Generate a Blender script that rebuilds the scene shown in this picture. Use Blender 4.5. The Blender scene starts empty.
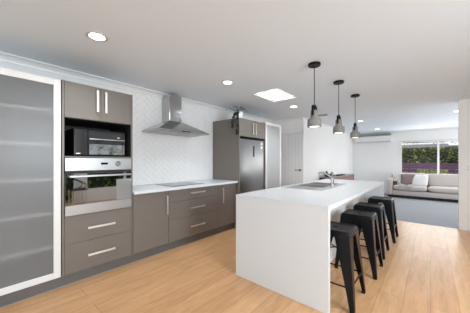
import bpy, bmesh, math, random
from mathutils import Vector, Matrix
random.seed(7)
S = bpy.context.scene
COL = S.collection
PI = math.pi

# ------------------------------------------------------------------ camera, world, lights, exposure
cam = bpy.data.cameras.new('camera'); camo = bpy.data.objects.new('camera', cam); COL.objects.link(camo)
camo.location = (0, 0, 1.2757); camo.rotation_euler = (PI/2, 0, 0.7126)
cam.lens = 226.29/470*36; cam.sensor_width = 36; cam.sensor_fit = 'HORIZONTAL'
cam.shift_y = 4.29/470; cam.clip_start = 0.05; cam.clip_end = 300
S.camera = camo

W = bpy.data.worlds.new('sky'); S.world = W; W.use_nodes = True
wn = W.node_tree.nodes; bgn = wn['Background']
bgn.inputs['Color'].default_value = (0.93, 0.96, 1.0, 1); bgn.inputs['Strength'].default_value = 1.35

def area(name, loc, rot, sx, sy, power, col=(1, 1, 1)):
    l = bpy.data.lights.new(name, 'AREA'); l.shape = 'RECTANGLE'; l.size = sx; l.size_y = sy
    l.energy = power; l.color = col
    o = bpy.data.objects.new(name, l); COL.objects.link(o); o.location = loc; o.rotation_euler = rot
    return o
# daylight through the glazed openings of the room
DAY = (0.84, 0.93, 1.0)
area('daylight_back_slider', (-0.4, -2.46, 1.12), (PI/2+1.0, 0, 0), 4.0, 2.0, 48, DAY)
area('added_right_window_light', (2.5, 1.2, 1.58), (PI/2+.25, 0, PI/2), 1.5, 1.1, 132, DAY)  # unseen window, moved and sized to brighten the left wall
area('daylight_living_slider', (3.1, 8.3, 1.15), (PI/2+.65, 0, PI/2), 3.4, 2.0, 85, (1.0, 0.985, 0.97))
area('daylight_living_window', (0.5, 10.50, 1.39), (PI/2, 0, PI), 2.6, 1.15, 36, (1.0, 0.99, 0.98))  # faces -y
area('daylight_skylight', (-2.025, 3.405, 2.50), (0, 0, 0), 0.40, 0.60, 9, (0.98, 0.99, 1.0))

S.view_settings.view_transform = 'Standard'; S.view_settings.look = 'None'
S.view_settings.gamma = 1; S.view_settings.use_curve_mapping = False
S.view_settings.exposure = -0.04
S.cycles.max_bounces = 12; S.cycles.diffuse_bounces = 7; S.cycles.glossy_bounces = 5
S.cycles.transmission_bounces = 8; S.cycles.transparent_max_bounces = 12
S.cycles.use_denoising = True
S.cycles.sample_clamp_indirect = 4.0

# ------------------------------------------------------------------ materials
def mat(name, col, rough=0.5, metal=0.0, var=0.04, scale=8.0, bump=0.0, bscale=60.0, coat=0.0, spec=0.5, stretch=None):
    m = bpy.data.materials.new(name); m.use_nodes = True
    nt = m.node_tree; N = nt.nodes; L = nt.links
    p = N['Principled BSDF']
    p.inputs['Roughness'].default_value = rough; p.inputs['Metallic'].default_value = metal
    p.inputs['Coat Weight'].default_value = coat; p.inputs['Specular IOR Level'].default_value = spec
    tc = N.new('ShaderNodeTexCoord'); mp = N.new('ShaderNodeMapping')
    if stretch: mp.inputs['Scale'].default_value = stretch
    L.new(tc.outputs['Object'], mp.inputs['Vector'])
    nz = N.new('ShaderNodeTexNoise'); nz.inputs['Scale'].default_value = scale; nz.inputs['Detail'].default_value = 4
    L.new(mp.outputs['Vector'], nz.inputs['Vector'])
    mx = N.new('ShaderNodeMix'); mx.data_type = 'RGBA'
    mx.inputs[6].default_value = tuple(max(0, c*(1-var)) for c in col) + (1,)
    mx.inputs[7].default_value = tuple(min(1, c*(1+var)) for c in col) + (1,)
    L.new(nz.outputs['Fac'], mx.inputs[0]); L.new(mx.outputs[2], p.inputs['Base Color'])
    if bump > 0:
        n2 = N.new('ShaderNodeTexNoise'); n2.inputs['Scale'].default_value = bscale; n2.inputs['Detail'].default_value = 3
        L.new(mp.outputs['Vector'], n2.inputs['Vector'])
        b = N.new('ShaderNodeBump'); b.inputs['Strength'].default_value = bump; b.inputs['Distance'].default_value = 0.01
        L.new(n2.outputs['Fac'], b.inputs['Height']); L.new(b.outputs['Normal'], p.inputs['Normal'])
    return m

def emis(name, col, strength):
    m = bpy.data.materials.new(name); m.use_nodes = True
    p = m.node_tree.nodes['Principled BSDF']
    p.inputs['Base Color'].default_value = (.8, .8, .8, 1)
    p.inputs['Emission Color'].default_value = col + (1,); p.inputs['Emission Strength'].default_value = strength
    return m

def wood_floor():
    m = bpy.data.materials.new('oak_planks'); m.use_nodes = True
    nt = m.node_tree; N = nt.nodes; L = nt.links; p = N['Principled BSDF']
    tc = N.new('ShaderNodeTexCoord')
    mp = N.new('ShaderNodeMapping'); mp.inputs['Rotation'].default_value = (0, 0, PI/2)
    L.new(tc.outputs['Object'], mp.inputs['Vector'])
    br = N.new('ShaderNodeTexBrick'); br.offset = 0.37; br.squash = 1
    br.inputs['Scale'].default_value = 1.0; br.inputs['Brick Width'].default_value = 1.9; br.inputs['Row Height'].default_value = 0.19
    br.inputs['Mortar Size'].default_value = 0.0022; br.inputs['Mortar Smooth'].default_value = 0.3; br.inputs['Bias'].default_value = 0.0
    br.inputs['Color1'].default_value = (0.60, 0.340, 0.165, 1); br.inputs['Color2'].default_value = (0.72, 0.435, 0.228, 1)
    br.inputs['Mortar'].default_value = (0.42, 0.235, 0.115, 1)
    L.new(mp.outputs['Vector'], br.inputs['Vector'])
    mp2 = N.new('ShaderNodeMapping'); mp2.inputs['Scale'].default_value = (8, 1.0, 1)
    L.new(tc.outputs['Object'], mp2.inputs['Vector'])
    nz = N.new('ShaderNodeTexNoise'); nz.inputs['Scale'].default_value = 2.2; nz.inputs['Detail'].default_value = 8; nz.inputs['Roughness'].default_value = 0.65
    nz.inputs['Distortion'].default_value = 0.6
    L.new(mp2.outputs['Vector'], nz.inputs['Vector'])
    rp = N.new('ShaderNodeValToRGB'); rp.color_ramp.elements[0].position = 0.3; rp.color_ramp.elements[1].position = 0.72
    rp.color_ramp.elements[0].color = (0.77, 0.72, 0.67, 1); rp.color_ramp.elements[1].color = (1.10, 1.09, 1.08, 1)
    L.new(nz.outputs['Fac'], rp.inputs['Fac'])
    mu = N.new('ShaderNodeMix'); mu.data_type = 'RGBA'; mu.blend_type = 'MULTIPLY'; mu.inputs[0].default_value = 1
    L.new(br.outputs['Color'], mu.inputs[6]); L.new(rp.outputs['Color'], mu.inputs[7])
    L.new(mu.outputs[2], p.inputs['Base Color'])
    p.inputs['Roughness'].default_value = 0.30; p.inputs['Specular IOR Level'].default_value = 0.5
    b = N.new('ShaderNodeBump'); b.inputs['Strength'].default_value = 0.12; b.inputs['Distance'].default_value = 0.004
    L.new(nz.outputs['Fac'], b.inputs['Height']); L.new(b.outputs['Normal'], p.inputs['Normal'])
    return m

def frosted(name, rough, dif):
    m = bpy.data.materials.new(name); m.use_nodes = True
    nt = m.node_tree; N = nt.nodes; L = nt.links
    for n in list(N):
        if n.type == 'BSDF_PRINCIPLED': N.remove(n)
    out = [n for n in N if n.type == 'OUTPUT_MATERIAL'][0]
    r = N.new('ShaderNodeBsdfRefraction'); r.inputs['Roughness'].default_value = rough; r.inputs['IOR'].default_value = 1.15
    r.inputs['Color'].default_value = (0.93, 0.94, 0.95, 1)
    t = N.new('ShaderNodeBsdfTranslucent'); t.inputs['Color'].default_value = (0.9, 0.9, 0.91, 1)
    d = N.new('ShaderNodeBsdfDiffuse'); d.inputs['Color'].default_value = (0.66, 0.67, 0.68, 1)
    g = N.new('ShaderNodeBsdfGlossy'); g.inputs['Roughness'].default_value = 0.3
    nz = N.new('ShaderNodeTexNoise'); nz.inputs['Scale'].default_value = 300
    b = N.new('ShaderNodeBump'); b.inputs['Strength'].default_value = 0.05; L.new(nz.outputs['Fac'], b.inputs['Height'])
    L.new(b.outputs['Normal'], g.inputs['Normal'])
    m1 = N.new('ShaderNodeMixShader'); m1.inputs[0].default_value = 0.26; L.new(r.outputs[0], m1.inputs[1]); L.new(t.outputs[0], m1.inputs[2])
    m2 = N.new('ShaderNodeMixShader'); m2.inputs[0].default_value = dif; L.new(m1.outputs[0], m2.inputs[1]); L.new(d.outputs[0], m2.inputs[2])
    fr = N.new('ShaderNodeFresnel'); fr.inputs['IOR'].default_value = 1.4
    m3 = N.new('ShaderNodeMixShader'); L.new(fr.outputs[0], m3.inputs[0]); L.new(m2.outputs[0], m3.inputs[1]); L.new(g.outputs[0], m3.inputs[2])
    L.new(m3.outputs[0], out.inputs['Surface'])
    return m

def clear_glass():
    m = bpy.data.materials.new('window_glass'); m.use_nodes = True
    nt = m.node_tree; N = nt.nodes; L = nt.links
    for n in list(N):
        if n.type == 'BSDF_PRINCIPLED': N.remove(n)
    out = [n for n in N if n.type == 'OUTPUT_MATERIAL'][0]
    t = N.new('ShaderNodeBsdfTransparent'); t.inputs['Color'].default_value = (0.97, 0.985, 0.98, 1)
    g = N.new('ShaderNodeBsdfGlossy'); g.inputs['Roughness'].default_value = 0.01
    fr = N.new('ShaderNodeFresnel'); fr.inputs['IOR'].default_value = 1.18
    mx = N.new('ShaderNodeMixShader'); L.new(fr.outputs[0], mx.inputs[0]); L.new(t.outputs[0], mx.inputs[1]); L.new(g.outputs[0], mx.inputs[2])
    L.new(mx.outputs[0], out.inputs['Surface'])
    return m

M = {}
M['wall'] = mat('wall_paint', (0.845, 0.84, 0.832), 0.6, var=0.01, bump=0.02, bscale=200)
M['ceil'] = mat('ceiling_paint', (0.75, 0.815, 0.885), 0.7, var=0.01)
M['trim'] = mat('white_gloss_trim', (0.82, 0.82, 0.82), 0.35, var=0.01)
M['door'] = mat('white_door_paint', (0.82, 0.82, 0.825), 0.4, var=0.01)
M['floor'] = wood_floor()
M['carpet'] = mat('blue_grey_carpet', (0.32, 0.325, 0.35), 0.95, var=0.25, scale=120, bump=0.6, bscale=250)
M['taupe'] = mat('taupe_cabinet', (0.180, 0.157, 0.138), 0.38, var=0.05, scale=3, stretch=(1, 1, 6))
M['taupe_in'] = mat('taupe_carcass', (0.17, 0.15, 0.13), 0.5, var=0.04)
M['kick'] = mat('grey_plinth', (0.135, 0.13, 0.125), 0.32, var=0.06, scale=4)
M['seal'] = mat('plinth_seal', (0.45, 0.40, 0.34), 0.4, var=0.05)
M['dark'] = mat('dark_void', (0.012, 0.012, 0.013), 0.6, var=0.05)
M['quartz'] = mat('white_quartz', (0.725, 0.755, 0.785), 0.22, var=0.02, scale=60)
M['tile'] = mat('white_tile', (0.86, 0.86, 0.86), 0.16, var=0.03, scale=5)
M['grout'] = mat('pale_grout', (0.73, 0.73, 0.73), 0.8, var=0.05)
M['steel'] = mat('brushed_steel', (0.46, 0.46, 0.46), 0.2, 1.0, var=0.10, scale=30, stretch=(1, 1, 12))
M['steel_panel'] = mat('pale_steel', (0.40, 0.40, 0.40), 0.36, 0.9, var=0.06, scale=30, stretch=(1, 0.1, 12))
M['fridge'] = mat('fridge_steel', (0.34, 0.345, 0.35), 0.33, 1.0, var=0.08, scale=30, stretch=(1, 12, 0.3))
M['bowl_steel'] = mat('satin_sink_steel', (0.50, 0.50, 0.51), 0.32, 0.85, var=0.04)
M['chrome'] = mat('chrome', (0.70, 0.71, 0.73), 0.10, 1.0, var=0.02)
M['nickel'] = mat('brushed_nickel', (0.74, 0.70, 0.66), 0.38, 0.75, var=0.04)
M['oven_glass'] = mat('oven_mirror_glass', (0.50, 0.51, 0.52), 0.03, 1.0, var=0.03)
M['black_gloss'] = mat('black_gloss', (0.010, 0.010, 0.011), 0.06, var=0.05, spec=0.6)
M['micro_mirror'] = mat('microwave_glass', (0.30, 0.30, 0.31), 0.05, 1.0, var=0.03)
M['ceramic'] = mat('cooktop_glass', (0.03, 0.03, 0.032), 0.05, var=0.05, spec=0.6)
M['ring'] = mat('cooktop_ring', (0.25, 0.25, 0.25), 0.2, var=0.02)
M['black_metal'] = mat('black_powdercoat', (0.005, 0.0055, 0.007), 0.33, 0.0, var=0.15, scale=6, spec=0.22)
M['black'] = mat('matt_black', (0.008, 0.008, 0.008), 0.45, var=0.1, spec=0.2)
M['rubber'] = mat('black_rubber', (0.02, 0.02, 0.02), 0.8, var=0.1)
M['concrete'] = mat('pale_concrete', (0.235, 0.228, 0.217), 0.85, var=0.18, scale=18, bump=0.15, bscale=80)
M['bulb'] = emis('warm_bulb', (1.0, 0.90, 0.76), 4.0)
M['led'] = emis('downlight_led', (1.0, 0.97, 0.93), 9.0)
M['sky_panel'] = emis('skylight_diffuser', (0.98, 0.99, 1.0), 1.6)
M['hoodled'] = mat('hood_lamp', (0.75, 0.75, 0.75), 0.2)
M['rim'] = mat('downlight_rim', (0.60, 0.60, 0.60), 0.4, var=0.02)
M['frost'] = frosted('frosted_glass', 0.24, 0.15); M['frost_pale'] = frosted('pale_frosted_glass', 0.5, 0.6)
M['glass'] = clear_glass()
M['shelf'] = mat('white_melamine', (0.88, 0.88, 0.88), 0.45, var=0.01)
M['pantry_in'] = mat('pantry_lining', (0.58, 0.58, 0.58), 0.6, var=0.02)
M['alu_white'] = mat('white_aluminium', (0.84, 0.84, 0.84), 0.35, var=0.01)
M['pot'] = mat('white_ceramic', (0.82, 0.82, 0.82), 0.25, var=0.02)
M['soil'] = mat('soil', (0.04, 0.03, 0.02), 0.95, var=0.3)
M['leaf_dark'] = mat('dark_leaf', (0.030, 0.036, 0.022), 0.5, var=0.5, scale=30)
M['leaf_pale'] = mat('olive_leaf', (0.11, 0.12, 0.075), 0.5, var=0.4, scale=30)
M['linen'] = mat('oatmeal_linen', (0.54, 0.49, 0.46), 0.9, var=0.08, scale=60, bump=0.25, bscale=300)
M['mauve'] = mat('mauve_velvet', (0.235, 0.175, 0.175), 0.85, var=0.15, scale=20, bump=0.2, bscale=200)
M['cotton'] = mat('white_cotton', (0.77, 0.76, 0.76), 0.9, var=0.05, scale=30, bump=0.25, bscale=200)
M['throw'] = mat('cream_throw', (0.72, 0.70, 0.67), 0.95, var=0.10, scale=40, bump=0.4, bscale=150)
M['choc'] = mat('chocolate_fabric', (0.06, 0.038, 0.032), 0.9, var=0.2, scale=40)
M['sidewood'] = mat('rosy_wood', (0.25, 0.135, 0.118), 0.45, var=0.18, scale=4, stretch=(1, 0.6, 10))
M['sidetop'] = mat('sideboard_top', (0.30, 0.25, 0.235), 0.3, var=0.06)
M['bowl'] = mat('dark_wood_bowl', (0.055, 0.035, 0.026), 0.5, var=0.3)
M['vaseglass'] = mat('smoky_glassware', (0.10, 0.11, 0.105), 0.12, var=0.2, spec=0.8)
M['vasepale'] = mat('pale_glassware', (0.42, 0.44, 0.43), 0.15, var=0.15, spec=0.8)
M['ac'] = mat('white_plastic', (0.80, 0.80, 0.80), 0.4, var=0.01)
M['ac_grey'] = mat('mid_grey', (0.30, 0.30, 0.30), 0.6, var=0.05)
M['vent'] = mat('grey_vent', (0.42, 0.42, 0.42), 0.6, var=0.05)
M['fence'] = mat('purple_brown_boards', (0.17, 0.078, 0.165), 0.75, var=0.35, scale=5, stretch=(0.4, 1, 6))
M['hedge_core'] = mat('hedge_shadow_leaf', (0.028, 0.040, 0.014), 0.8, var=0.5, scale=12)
M['leaf_a'] = mat('hedge_leaf', (0.25, 0.31, 0.07), 0.55, var=0.5, scale=10)
M['leaf_b'] = mat('hedge_leaf_yellow', (0.72, 0.58, 0.22), 0.55, var=0.4, scale=10)
M['leaf_c'] = mat('lime_leaf', (0.50, 0.55, 0.14), 0.55, var=0.3, scale=10)
M['roofing'] = mat('grey_roofing', (0.12, 0.12, 0.135), 0.6, var=0.1)
M['weatherboard'] = mat('pale_weatherboard', (0.72, 0.68, 0.64), 0.6, var=0.05)
M['fascia'] = mat('red_brown_fascia', (0.18, 0.09, 0.08), 0.6, var=0.1)
M['lawn'] = mat('lawn', (0.14, 0.20, 0.07), 0.9, var=0.5, scale=15)
M['paving'] = mat('paving', (0.45, 0.44, 0.42), 0.85, var=0.1, scale=10)

# ------------------------------------------------------------------ mesh helpers
def B(): return bmesh.new()
def box(bm, x0, x1, y0, y1, z0, z1, bev=0.0, seg=2):
    mtx = Matrix.Translation(((x0+x1)/2, (y0+y1)/2, (z0+z1)/2)) @ Matrix.Diagonal((abs(x1-x0), abs(y1-y0), abs(z1-z0), 1))
    r = bmesh.ops.create_cube(bm, size=1, matrix=mtx)
    if bev > 0:
        es = list({e for v in r['verts'] for e in v.link_edges})
        bmesh.ops.bevel(bm, geom=es, offset=bev, segments=seg, affect='EDGES', profile=0.5)
    return bm
def cyl(bm, p0, p1, r0, r1=None, seg=20, cap=True):
    p0 = Vector(p0); p1 = Vector(p1); d = p1-p0
    if r1 is None: r1 = r0
    q = d.to_track_quat('Z', 'Y').to_matrix().to_4x4()
    bmesh.ops.create_cone(bm, cap_ends=cap, segments=seg, radius1=r0, radius2=r1, depth=d.length,
                          matrix=Matrix.Translation((p0+p1)/2) @ q)
    return bm
def lathe(bm, prof, c=(0, 0, 0), seg=32, cap0=True, cap1=True):
    rings = []
    for r, z in prof:
        rings.append([bm.verts.new((c[0]+r*math.cos(2*PI*i/seg), c[1]+r*math.sin(2*PI*i/seg), c[2]+z)) for i in range(seg)])
    for a, b in zip(rings, rings[1:]):
        for i in range(seg):
            j = (i+1) % seg; bm.faces.new((a[i], a[j], b[j], b[i]))
    if cap0: bm.faces.new(list(reversed(rings[0])))
    if cap1: bm.faces.new(rings[-1])
    return bm
def tube(bm, pts, r, seg=10):
    pts = [Vector(p) for p in pts]; rings = []
    rs = r if isinstance(r, (list, tuple)) else [r]*len(pts)
    up = Vector((0.3, 0.2, 1)).normalized()
    for i, p in enumerate(pts):
        t = (pts[min(i+1, len(pts)-1)]-pts[max(i-1, 0)]).normalized()
        a = t.cross(up)
        if a.length < 1e-3: a = t.cross(Vector((1, 0, 0)))
        a.normalize(); b = t.cross(a)
        rings.append([bm.verts.new(p+rs[i]*(math.cos(2*PI*k/seg)*a+math.sin(2*PI*k/seg)*b)) for k in range(seg)])
    for A, C in zip(rings, rings[1:]):
        for k in range(seg):
            j = (k+1) % seg; bm.faces.new((A[k], A[j], C[j], C[k]))
    bm.faces.new(list(reversed(rings[0]))); bm.faces.new(rings[-1])
    return bm
def loft(bm, sections):
    rings = [[bm.verts.new(p) for p in s] for s in sections]; n = len(rings[0])
    for a, b in zip(rings, rings[1:]):
        for i in range(n):
            j = (i+1) % n; bm.faces.new((a[i], a[j], b[j], b[i]))
    bm.faces.new(list(reversed(rings[0]))); bm.faces.new(rings[-1])
    return bm
def prism_y(bm, poly_xz, y0, y1):
    return loft(bm, [[(x, y0, z) for x, z in poly_xz], [(x, y1, z) for x, z in poly_xz]])
def prism_x(bm, poly_yz, x0, x1):
    return loft(bm, [[(x0, y, z) for y, z in poly_yz], [(x1, y, z) for y, z in poly_yz]])
def spow(v, e): return math.copysign(abs(v)**e, v)
def puff(bm, mtx, sx, sy, sz, e1=0.35, e2=0.35, nu=28, nv=14, wob=0.0):
    """soft cushion: superellipsoid; sz is its thickness"""
    rows = []
    for j in range(nv+1):
        ph = -PI/2+PI*j/nv; row = []
        for i in range(nu):
            th = 2*PI*i/nu
            x = sx/2*spow(math.cos(ph), e1)*spow(math.cos(th), e2)
            y = sy/2*spow(math.cos(ph), e1)*spow(math.sin(th), e2)
            z = sz/2*spow(math.sin(ph), 0.8)
            k = 1+wob*math.sin(7*x/sx+3)*math.sin(9*y/sy+1)
            row.append(bm.verts.new(mtx @ Vector((x, y, z*k))))
            if j in (0, nv): row = [row[0]]*nu; break
        rows.append(row)
    for a, b in zip(rows, rows[1:]):
        for i in range(nu):
            j = (i+1) % nu; vs = []
            for v in (a[i], a[j], b[j], b[i]):
                if v not in vs: vs.append(v)
            if len(vs) > 2:
                try: bm.faces.new(vs)
                except ValueError: pass
    return bm

ORG = {}
def obj(name, bm, m, parent=None, smooth=True, ang=0.36):
    if isinstance(m, str): m = M[m]
    bmesh.ops.recalc_face_normals(bm, faces=bm.faces)
    o0 = ORG.get(parent.name, Vector()) if parent else Vector()
    for v in bm.verts: v.co -= o0
    me = bpy.data.meshes.new(name); bm.to_mesh(me); bm.free()
    if smooth:
        me.shade_smooth(); me.set_sharp_from_angle(angle=ang)
    me.materials.append(m)
    o = bpy.data.objects.new(name, me); COL.objects.link(o)
    if parent: o.parent = parent; ORG[o.name] = o0
    return o
def tag(o, label, cat, group=None):
    o['label'] = label; o['category'] = cat
    if group: o['group'] = group
    return o
def thing(name, label, cat, loc=(0, 0, 0), group=None):
    o = bpy.data.objects.new(name, None); COL.objects.link(o); o.location = loc; o.empty_display_size = 0.1
    ORG[o.name] = Vector(loc)
    return tag(o, label, cat, group)
def struct(name, bm, m, parent=None, smooth=True):
    o = obj(name, bm, m, parent, smooth)
    if not parent: o['kind'] = 'structure'
    return o
def dup(root, loc, label):
    r = root.copy(); COL.objects.link(r); r.location = loc; r['label'] = label
    for ch in list(root.children):
        c = ch.copy(); COL.objects.link(c); c.parent = r
        for g in list(ch.children):
            d = g.copy(); COL.objects.link(d); d.parent = c
    return r

# ------------------------------------------------------------------ room shell
XL, XR, YB, YP, YF, H = -3.42, 2.6, -2.6, 5.9, 10.58, 2.40
YD, XLV, XRV = 5.62, -2.50, 3.2       # door wall, living left wall, living right wall
b = B(); box(b, XL-.1, XR+.1, YB-.1, YP, -.1, 0); struct('floor', b, 'floor', smooth=False)
b = B(); box(b, XLV-.1, XRV+.1, YP, YF+.1, -.1, -0.001); struct('floor_carpet', b, 'carpet', smooth=False)
b = B(); box(b, XLV-.02, .4, YP-.012, YP+.012, -.002, .004, .002); struct('trim_1', b, 'nickel')

# ceiling with the skylight opening
sx0, sx1, sy0, sy1 = -2.245, -1.805, 3.085, 3.725
b = B(); CX0, CX1, CY0, CY1 = XL-.1, XRV+.1, YB-.1, YF+.1
box(b, CX0, sx0, CY0, CY1, H, H+.14); box(b, sx1, CX1, CY0, CY1, H, H+.14)
box(b, sx0, sx1, CY0, sy0, H, H+.14); box(b, sx0, sx1, sy1, CY1, H, H+.14)
ceil_o = struct('ceiling', b, 'ceil', smooth=False)
b = B(); box(b, sx0-.02, sx1+.02, sy0-.02, sy1+.02, H+.13, H+.15)
win2 = struct('window_2', b, 'sky_panel', smooth=False)
b = B()
for (a0, a1, c0, c1) in ((sx0-.025, sx0, sy0-.025, sy1+.025), (sx1, sx1+.025, sy0-.025, sy1+.025), (sx0, sx1, sy0-.025, sy0), (sx0, sx1, sy1, sy1+.025)):
    box(b, a0, a1, c0, c1, H-.006, H+.02, .002)
struct('window_frame', b, 'trim', win2)

# walls
b = B(); box(b, XL-.1, XL, YB-.1, YD+.1, 0, H); struct('wall_left', b, 'wall', smooth=False)
b = B()   # door wall, with the door opening
DX0, DX1, DH = -3.34, -2.53, 2.0
box(b, XL, DX0, YD, YD+.1, 0, H); box(b, DX1, XLV, YD, YD+.1, 0, H); box(b, DX0, DX1, YD, YD+.1, DH, H)
struct('wall_hall', b, 'wall', smooth=False)
b = B(); box(b, XLV-.1, XLV, YD+.1, YF+.1, 0, H); struct('wall_living_left', b, 'wall', smooth=False)
b = B(); box(b, .40, XRV+.1, YP, YP+.12, 0, H); struct('wall_pier', b, 'wall', smooth=False)
WX0, WX1, WZ0, WZ1 = -.86, 1.85, .775, 2.0
b = B(); box(b, XLV-.1, WX0, YF, YF+.1, 0, H); box(b, WX1, XRV+.1, YF, YF+.1, 0, H)
box(b, WX0, WX1, YF, YF+.1, 0, WZ0); box(b, WX0, WX1, YF, YF+.1, WZ1, H)
struct('wall_far', b, 'wall', smooth=False)
b = B()   # right wall of kitchen with garden window, and a wide one added for light
RW = (2.3, 4.6, .36, 2.26); RS = (-.9, 2.0, .95, 2.2)
box(b, XR, XR+.1, YB-.1, RS[0], 0, H); box(b, XR, XR+.1, RS[1], RW[0], 0, H); box(b, XR, XR+.1, RW[1], YP, 0, H)
box(b, XR, XR+.1, RS[0], RS[1], RS[3], H); box(b, XR, XR+.1, RW[0], RW[1], 0, RW[2]); box(b, XR, XR+.1, RW[0], RW[1], RW[3], H)
struct('wall_right', b, 'wall', smooth=False)
b = B(); BS = (-2.5, 1.7, 0.02, 2.1)
box(b, XL-.1, BS[0], YB-.1, YB, 0, H); box(b, BS[1], XR+.1, YB-.1, YB, 0, H); box(b, BS[0], BS[1], YB-.1, YB, BS[3], H)
struct('wall_back', b, 'wall', smooth=False)
LS = (6.5, 10.1, 0.02, 2.1)
b = B(); box(b, XRV, XRV+.1, YP, LS[0], 0, H); box(b, XRV, XRV+.1, LS[1], YF, 0, H); box(b, XRV, XRV+.1, LS[0], LS[1], LS[3], H)
struct('wall_living_right', b, 'wall', smooth=False)

# coved cornice, skirting
def cove(s, d, y0, y1, x):
    pts = [(x, H-d), (x+s*.012, H-d)]
    for i in range(7):
        a = PI/2*i/6
        pts.append((x+s*(.012+(d-.012)*(1-math.cos(a))), H-d+(d-.012)*math.sin(a)))
    pts += [(x+s*d, H-.0), (x, H)]
    return pts
b = B(); prism_y(b, cove(1, .075, 0, 0, XL), YB, YD); struct('trim_2', b, 'trim')
b = B(); prism_y(b, cove(1, .06, 0, 0, XLV), YD+.1, YF); struct('trim_3', b, 'trim')
b = B(); prism_x(b, [(YF, H-.06), (YF-.012, H-.06), (YF-.03, H-.03), (YF-.06, H-.01), (YF-.06, H), (YF, H)], XLV, XRV); struct('trim_4', b, 'trim')
b = B(); prism_x(b, [(YD, H-.06), (YD-.012, H-.06), (YD-.03, H-.03), (YD-.06, H-.01), (YD-.06, H), (YD, H)], XL, XLV); struct('trim_5', b, 'trim')
b = B(); box(b, .388, XR, YP-.012, YP, 0, .09, .003); box(b, .388, .40, YP-.012, YP+.12, 0, .09, .003); struct('baseboard_pier', b, 'trim')
b = B(); box(b, XLV, XRV, YF-.012, YF, 0, .09, .003); struct('baseboard_far', b, 'trim')
b = B(); box(b, XLV, XLV+.012, YD, YF-.012, 0, .09, .003); struct('baseboard_living_left', b, 'trim')

# hall door
b = B(); box(b, DX0+.004, DX1-.004, YD+.012, YD+.05, .008, DH-.004, .002)
d1 = struct('door_1', b, 'door')
b = B()
for i in range(7):
    x = DX0+.1+i*.1; box(b, x-.003, x+.003, YD+.009, YD+.013, .05, DH-.05)
obj('door_groove', b, 'rim', d1)
b = B(); cyl(b, (-2.60, YD+.012, 1.03), (-2.60, YD+.002, 1.03), .028, seg=24); cyl(b, (-2.60, YD+.004, 1.03), (-2.60, YD-.05, 1.03), .011)
tube(b, [(-2.60, YD-.048, 1.03), (-2.66, YD-.05, 1.03), (-2.725, YD-.048, 1.03)], .010)
obj('door_handle', b, 'black', d1)
b = B(); box(b, DX0-.05, DX0, YD-.01, YD, 0, DH+.05, .002); box(b, DX0-.05, DX1+.03, YD-.01, YD, DH, DH+.05, .002); box(b, DX1, DX1+.03, YD-.01, YD, 0, DH+.05, .002)
struct('trim_6', b, 'trim')

# windows: living window (two panes), garden window, sliders
def window_y(name, x0, x1, z0, z1, y, mull, fr=.04):
    b = B()
    box(b, x0, x0+fr, y, y+.06, z0, z1, .004); box(b, x1-fr, x1, y, y+.06, z0, z1, .004)
    box(b, x0+fr, x1-fr, y, y+.06, z0, z0+fr, .004); box(b, x0+fr, x1-fr, y, y+.06, z1-fr, z1, .004)
    for mx in mull: box(b, mx-.03, mx+.03, y, y+.06, z0+fr, z1-fr, .004)
    o = struct(name, b, 'alu_white')
    xs = [x0+fr]+[v for mx in mull for v in (mx-.03, mx+.03)]+[x1-fr]
    for i in range(0, len(xs), 2):
        b = B(); box(b, xs[i], xs[i+1], y+.027, y+.033, z0+fr, z1-fr); obj('window_pane', b, 'glass', o)
    return o
def window_x(name, y0, y1, z0, z1, x, mull, fr=.04):
    b = B()
    box(b, x, x+.06, y0, y0+fr, z0, z1, .004); box(b, x, x+.06, y1-fr, y1, z0, z1, .004)
    box(b, x, x+.06, y0+fr, y1-fr, z0, z0+fr, .004); box(b, x, x+.06, y0+fr, y1-fr, z1-fr, z1, .004)
    for my in mull: box(b, x, x+.06, my-.03, my+.03, z0+fr, z1-fr, .004)
    o = struct(name, b, 'alu_white')
    ys = [y0+fr]+[v for my in mull for v in (my-.03, my+.03)]+[y1-fr]
    for i in range(0, len(ys), 2):
        b = B(); box(b, x+.027, x+.033, ys[i], ys[i+1], z0+fr, z1-fr); obj('window_pane', b, 'glass', o)
    return o
w1 = window_y('window_1', WX0, WX1, WZ0, WZ1, YF+.02, [.205])
b = B(); box(b, WX0-.05, WX1+.05, YF-.03, YF+.02, WZ0-.025, WZ0, .004)
box(b, WX0-.05, WX0, YF-.012, YF+.02, WZ0, WZ1+.05, .003); box(b, WX1, WX1+.05, YF-.012, YF+.02, WZ0, WZ1+.05, .003); box(b, WX0, WX1, YF-.012, YF+.02, WZ1, WZ1+.05, .003)
obj('window_sill', b, 'trim', w1)
window_x('window_3', RW[0], RW[1], RW[2], RW[3], XR+.02, [3.5])
window_x('window_4', RS[0], RS[1], RS[2], RS[3], XR+.02, [0, .9])
window_y('window_5', BS[0], BS[1], BS[2], BS[3], YB-.07, [-1.1, .3])
window_x('window_6', LS[0], LS[1], LS[2], LS[3], XRV+.02, [7.7, 8.9])

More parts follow.
